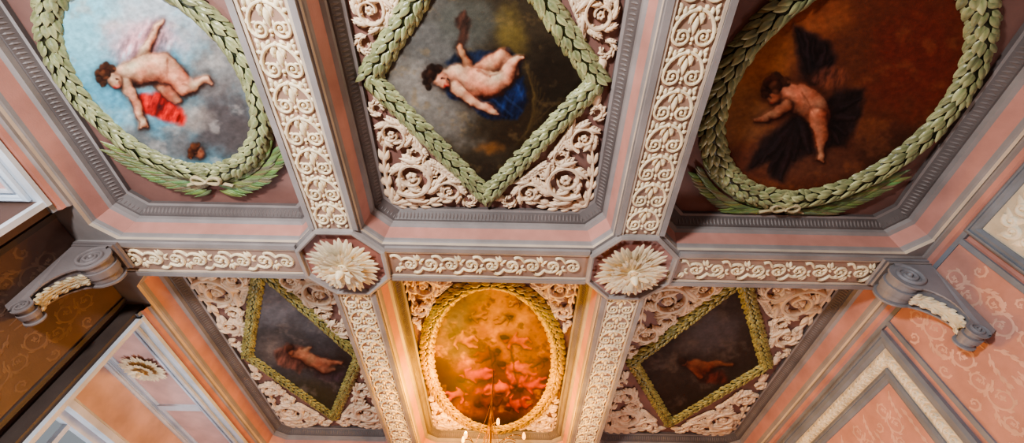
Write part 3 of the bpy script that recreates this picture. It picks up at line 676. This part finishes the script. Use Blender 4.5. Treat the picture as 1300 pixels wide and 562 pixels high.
def wall_panel(sg,y0,y1,z0,z1,label,c_out,c_band,c_in,c_field,wd=(.13,.17,.12),relief=True,arab=None):
    e=empty("wall_panel",(sg*XW,(y0+y1)/2,(z0+z1)/2),label=label,cat="wall panel",group="wall panels")
    b=Buf(); frame_bars(b,y0,y1,z0,z1,wd[0],.06,c_out); w=wd[0]+wd[1]
    frame_bars(b,y0+w,y1-w,z0+w,z1-w,wd[2],.045,c_in)
    mkobj("frame_moulding",wall_place(b,sg,0,0),M_SM,smooth=False,parent=e)
    b=Buf(); d=wd[0]; Pq=[(y0+d,z0+d),(y1-d,z0+d),(y1-d,z1-d),(y0+d,z1-d)]; d=w; Qq=[(y0+d,z0+d),(y1-d,z0+d),(y1-d,z1-d),(y0+d,z1-d)]
    b.add([(p[0],p[1],.012) for p in Pq]+[(p[0],p[1],.012) for p in Qq],[(i,(i+1)%4,4+(i+1)%4,4+i) for i in range(4)],c_band)
    if relief:
        d=wd[0]+wd[1]/2; ring=[(y0+d,z0+d),(y1-d,z0+d),(y1-d,z1-d),(y0+d,z1-d)]; CB2=lin((240,232,210)); k0=wd[1]/.17
        for i in range(4):
            p=ring[i];q=ring[(i+1)%4]; L=math.dist(p,q); n=int(L/(.085*k0)); an=math.atan2(q[1]-p[1],q[0]-p[0])
            for k in range(n):
                t=(k+.5)/n; x=p[0]+(q[0]-p[0])*t; y=p[1]+(q[1]-p[1])*t
                s0=1 if k%2 else -1
                sp=spiral(x,y,.048*k0,.012,an+(1.2 if s0>0 else -1.2),1.1*s0,12); ribbon(b,sp,[.012*k0]*13,.022,jit(CB2,.05),.012,n=4)
                for s2 in (-1,1): leaf(b,x,y,an+s2*1.2,.08*k0,.02*k0,.02,jit(CB2,.05),z0=.012,bend=-s2*.3,na=4,nc=2)
                dome(b,x,y,.015*k0,.03,CB2,.012,6,2)
    mkobj("carved_border",wall_place(b,sg,0,0),M_REL,smooth=relief,parent=e)
    d=w+wd[2]; b=Buf(); b.add([(y0+d,z0+d,.01),(y1-d,z0+d,.01),(y1-d,z1-d,.01),(y0+d,z1-d,.01)],[(0,1,2,3)],c_field)
    if arab:
        A=(y1-y0)/2-d-.05
        nn=3
        for s2 in (-1,1):
            for kk in range(3):
                for jj in range(nn):
                    r=arabesque(A/nn,.62,arab)
                    r.xf(lambda p:((y0+y1)/2-s2*A+s2*(p[0]+jj*A/nn),z1-d-.05-kk*.64-p[1],.011+p[2])); b.merge(r)
    mkobj("panel_field",wall_place(b,sg,0,0),M_SM,smooth=False,parent=e)
wall_panel(1,1.205*S,2.5*S,1.0,HZ-.14,"grey framed wall panel with cream carved border and pink field",BLUEG,lin((214,206,186)),BLUEG,lin((206,156,144)),wd=(.13,.15,.11),arab=lin((222,182,166)))
wall_panel(1,-.5*S,.755*S,1.0,HZ-.09,"pale grey wall panel with broad cream carved border",BLUEG,lin((214,206,186)),BLUEG,lin((160,165,176)),wd=(.09,.24,.12))
for (ya,yb,far) in ((r1a,r1b,False),(r2a,r2b,True)):
    e=empty("window_surround",(-XW,(ya+yb)/2,ZS),label=("pale grey recess lining with pink soffit and round cream rosette" if far else "pale blue white recess lining with pink soffit panels"),cat="window surround",group="window recess linings")
    D=XR-XW
    sof=lambda p:(-XW-p[1],p[0],ZS-.002-p[2])
    b=Buf(); c1=FB if far else lin((206,222,238)); c2=lin((206,214,224))
    frame_bars(b,ya+.02,yb-.02,.03,D-.02,.06,.04,c1); frame_bars(b,ya+.10,yb-.10,.11,D-.09,.035,.03,c2)
    if far:
        for yd in (1.84*S,): b.box(yd-.06,.12,0,yd+.06,D-.10,.035,c2)
    b.xf(sof)
    q=Buf()
    q.box(ya-.05,.6,0,ya,ZS+.05,.05,WHITEB); q.box(ya-.05,ZS,0,yb+.05,ZS+.04,.06,WHITEB) ; q.box(yb,.6,0,yb+.05,ZS,.05,WHITEB)
    q.xf(lambda p:(-XW+p[2],p[0],p[1])) ; b.merge(q)
    if far:
        q=Buf(); frame_bars(q,ya+.02,yb-.02,wz1+.04,ZS-.02,.05,.06,WHITEB); q.box(ya,wz1-.04,0,yb,wz1+.03,.10,WHITEB); q.box(ya,wz1-.14,0,wy0+.06,wz1-.05,.05,BLUEG)
        q.box(wy0-.12,wz0,0,wy0-.02,wz1-.04,.06,WHITEB)
        q.xf(lambda p:(-XR+p[2],p[0],p[1])); b.merge(q)
    mkobj("frame_moulding",b,M_SM,smooth=False,parent=e)
    b=Buf(); b.add([(ya+.13,.14,.006),(yb-.13,.14,.006),(yb-.13,D-.12,.006),(ya+.13,D-.12,.006)],[(0,1,2,3)],SP if far else lin((224,182,176)))
    mkobj("panel_field",b.xf(sof),M_SM,smooth=False,parent=e)
    for yy in ((1.53*S,) if far else (.40*S,-.2*S)):
        r=rosette_buf(.27,CREAM,9); r.xf(lambda p:(p[0],p[1],p[2]*.6)); ceil_xf(r,-XW-D/2-.01,yy,ZS-.008)
        mkobj("rosette",r,M_REL,parent=e,label="round cream plaster rosette")
for sg in (-1,1):
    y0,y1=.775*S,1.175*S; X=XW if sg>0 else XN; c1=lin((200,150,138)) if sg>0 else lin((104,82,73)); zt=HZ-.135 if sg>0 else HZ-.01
    b=Buf(); b.box(y0,0,0,y1,zt,.03,c1)
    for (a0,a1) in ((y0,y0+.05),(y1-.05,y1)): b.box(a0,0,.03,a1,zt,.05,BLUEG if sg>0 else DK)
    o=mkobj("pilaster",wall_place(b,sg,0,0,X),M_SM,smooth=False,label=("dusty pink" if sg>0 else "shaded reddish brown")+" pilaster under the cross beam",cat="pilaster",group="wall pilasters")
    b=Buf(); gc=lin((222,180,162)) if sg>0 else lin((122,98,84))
    for k in range(5):
        for s2 in (-1,1):
            r=arabesque(.54,.68,gc); r.xf(lambda p:((y0+y1)/2+s2*p[0],HZ-.2-.69*k-p[1],.031+p[2])); b.merge(r)
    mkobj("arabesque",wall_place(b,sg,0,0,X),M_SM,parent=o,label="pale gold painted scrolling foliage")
def corbel(sg,label,CB,K=.88):
    X=XW if sg>0 else XN; yc=YB-(.05 if sg>0 else .08)
    e=empty("corbel",(sg*X,yc,HZ-.4),label=label,cat="corbel",group="wall corbels")
    def W(p): return (sg*(X-.052-p[0]*K),yc+p[2]*K*.86,HZ-.033-p[1]*K)
    prof=[(0,.06),(.40,.06)]
    for i in range(0,25):
        a=math.radians(80-7.8*i); prof.append((.37+.175*math.cos(a),.235-.175*math.sin(a)))
    prof+=bez((.33,.405),(.20,.44),(.08,.60),(.135,.76),8)
    for i in range(0,18):
        a=math.radians(75-13.5*i); prof.append((.17+.09*math.cos(a),.885-.09*math.sin(a)))
    prof+=[(.06,.92),(0,.88)]
    nP=len(prof)
    ts=[-1,-.86,-.82,-.3,-.26,.26,.3,.82,.86,1]; dp=[.0,.0,-.022,-.022,-.005,-.005,-.022,-.022,0,0]
    b=Buf(); vs=[];fs=[]
    for i,(p,q) in enumerate(prof):
        a=prof[max(i-1,0)];c=prof[min(i+1,nP-1)]; tx,ty=c[0]-a[0],c[1]-a[1];L=math.hypot(tx,ty) or 1; nx,ny=ty/L,-tx/L
        hw=.19-.07*min(1,max(0,(q-.3)/.4))
        for t,d in zip(ts,dp): vs.append(W((max(0,p+nx*d),q+ny*d,t*hw)))
    m=len(ts)
    for i in range(nP-1):
        for k in range(m-1):
            o=i*m+k; fs.append((o,o+1,o+m+1,o+m))
    b.add(vs,fs,CB)
    for k in (0,m-1):
        sv=[vs[i*m+k] for i in range(nP)]; b.add(sv,[tuple(range(nP))],CB)
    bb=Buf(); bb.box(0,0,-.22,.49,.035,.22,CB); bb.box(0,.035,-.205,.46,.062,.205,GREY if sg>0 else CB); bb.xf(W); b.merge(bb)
    mkobj("body",b,M_SM,smooth=False,parent=e)
    for s2 in (-1,1):
        for (cx,cy,r0,a0,tr,hw) in ((.37,.235,.165,-1.2,-2.3,.19),(.17,.885,.083,2.0,2.0,.12)):
            r=Buf(); sp=spiral(cx,cy,r0,r0*.12,a0,tr,44); ribbon(r,sp,[r0*.13-.05*r0*i/44 for i in range(45)],.035,CB); dome(r,cx,cy,r0*.17,.05,CB)
            r.xf(lambda p:W((p[0],p[1],s2*(hw-.003+p[2]))))
            mkobj("volute",r,M_SM,parent=e)
    LC=lin((228,218,192)) if sg>0 else lin((196,184,154))
    b=Buf(); path=[(.36,.415),(.27,.445),(.20,.51),(.155,.59),(.13,.67),(.14,.745),(.18,.79)]
    n=len(path); vs=[];fs=[];nc=8
    for i,(p,q) in enumerate(path):
        wd=[.08,.085,.08,.075,.065,.055,.03][i]
        for k in range(nc+1):
            t=-1+2*k/nc; ru=.014*math.cos(t*pi*4)
            vs.append(W((p-.005+.035*(1-t*t)+ru,q,t*wd)))
    for i in range(n-1):
        for k in range(nc):
            o=i*(nc+1)+k; fs.append((o,o+1,o+nc+2,o+nc+1))
    b.add(vs,fs,LC)
    for i in range(0,n-1):
        for s2 in (-1,1):
            p,q=path[i]; p2,q2=path[i+1]; dd=Vector((p2-p,q2-q,0)).normalized(); nn=Vector((-dd.y,dd.x,0)); nn=nn if nn.x>0 else -nn
            for (tl,ll,ww,off) in ((.8,.07,.024,.05),(.4,.10,.026,.028)):
                d=(dd+Vector((0,0,s2*tl))).normalized()
                r=Buf(); leaf3(r,(p+.016,q,s2*off),tuple(d),tuple(nn.cross(d)),tuple(nn),ll,ww,.028,jit(LC),None,-.01,0,blunt=True); r.xf(W); b.merge(r)
    mkobj("acanthus_leaf",b,M_REL,parent=e,label="cream acanthus leaf on the corbel front")
corbel(1,"blue grey scrolled corbel with cream leaf on pink pilaster",lin((142,142,148)),.88)
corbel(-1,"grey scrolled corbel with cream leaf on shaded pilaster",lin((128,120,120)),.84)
# ---------------------------------------------------------------- chandelier
cx,cy=-.075*S,1.79*S; zc=CZ+.720*S
e=empty("chandelier",(cx,cy,FZ),label="thin brass chandelier with twiggy curving arms and small lit bulbs",cat="chandelier")
def tube3(b,pts,r,col,n=6):
    vs=[];fs=[]
    for i,p in enumerate(pts):
        a=Vector(pts[max(i-1,0)]);c=Vector(pts[min(i+1,len(pts)-1)]); t=(c-a).normalized(); x=t.orthogonal().normalized(); y=t.cross(x)
        for k in range(n):
            q=Vector(p)+x*r*math.cos(2*pi*k/n)+y*r*math.sin(2*pi*k/n); vs.append(tuple(q))
    for i in range(len(pts)-1):
        for k in range(n): fs.append((i*n+k,i*n+(k+1)%n,(i+1)*n+(k+1)%n,(i+1)*n+k))
    b.add(vs,fs,col)
def light(name,typ,loc,energy,col,size=1,sy=None):
    l=bpy.data.lights.new(name,typ); l.energy=energy; l.color=col
    if typ=='AREA': 
        l.shape='RECTANGLE'; l.size=size; l.size_y=sy or size
    else: l.shadow_soft_size=size
    o=bpy.data.objects.new(name,l); bpy.context.scene.collection.objects.link(o); o.location=loc
    return o
b=Buf(); tube3(b,[(cx,cy,FZ-.04),(cx,cy,zc-.5)],.010,(1,1,1),8)
mkobj("rod",b,M_BRASS,parent=e)
for k in range(20):
    a=2*pi*k/20+random.uniform(-.1,.1); R=random.uniform(.34,.62); hgt=random.uniform(-.12,.05)
    pts=[]
    for i in range(13):
        t=i/12; r=R*t**1.4; z=zc-.45+.65*math.sin(t*pi*.62)+hgt*t
        pts.append((cx+r*math.cos(a+.5*t),cy+r*math.sin(a+.5*t),z))
    b=Buf(); tube3(b,pts,.005,(1,1,1),5); mkobj("arm",b,M_BRASS,parent=e)
    if k%2==0:
        p=pts[-1]; q=Buf(); dome(q,0,0,.020,.055,(1,1,1),0,8,4); dome(q,0,0,.020,-.03,(1,1,1),0,8,4); q.xf(lambda w:(p[0]+w[0],p[1]+w[1],p[2]+w[2])); mkobj("bulb",q,M_BULB,parent=e)
        if k%6==0: light("bulb_and_added_light",'POINT',(p[0],p[1],p[2]+.09),42,(1,.50,.05),.02)
light("bulb_and_added_light",'POINT',(cx-.66,cy-.1,HZ-.14),125,(1,.42,.02),.03)
light("bulb_and_added_light",'POINT',(cx-.5,cy+1.0,HZ-.14),70,(1,.42,.02),.03)  # another added amber light, no fixture, spreads the glow further back
light("bulb_and_added_light",'POINT',(cx+.52,cy+.45,HZ-.22),60,(1,.43,.025),.03)  # added amber light on the right side, also without a fixture
for k in range(16):
    a=2*pi*k/16+random.uniform(-.2,.2); R=random.uniform(.08,.34); z0=zc+random.uniform(.45,.95)
    pts=[(cx+R*(i/10)**1.6*math.cos(a),cy+R*(i/10)**1.6*math.sin(a),z0-.85*(i/10)) for i in range(11)]
    b=Buf(); tube3(b,pts,.004,(1,1,1),4); mkobj("twig",b,M_BRASS,parent=e)
# ---------------------------------------------------------------- lights
def aim(o,t):
    d=Vector(t)-o.location; o.rotation_euler=d.to_track_quat('-Z','Y').to_euler()
o=light("added_area_light",'AREA',(-2.4,-2.2,2.2),430,(1,.98,.96),.55); aim(o,(.3,3.0,4.8))  # added key light that models the relief, no lamp stands here
o=light("added_area_light",'AREA',(2.6,5.6,1.4),60,(1,.96,.93),.8); aim(o,(-.3,2.6,4.7))  # weaker added area light brightening the ceiling from below
o=light("added_recess_fill",'AREA',(-4.3,5.0,1.8),42,(.88,.95,1),.9); aim(o,(-4.5,4.9,4.4))  # added area light standing in for daylight bounced up to the soffit
o=light("added_recess_fill",'AREA',(-4.3,1.0,2.2),40,(.86,.94,1),.8); aim(o,(-4.5,1.2,4.4))  # added upward fill for the near recess, which has no window opening
w=bpy.data.worlds.new("sky"); bpy.context.scene.world=w; w.use_nodes=True
w.node_tree.nodes["Background"].inputs[0].default_value=(.88,.94,1,1); w.node_tree.nodes["Background"].inputs[1].default_value=.30
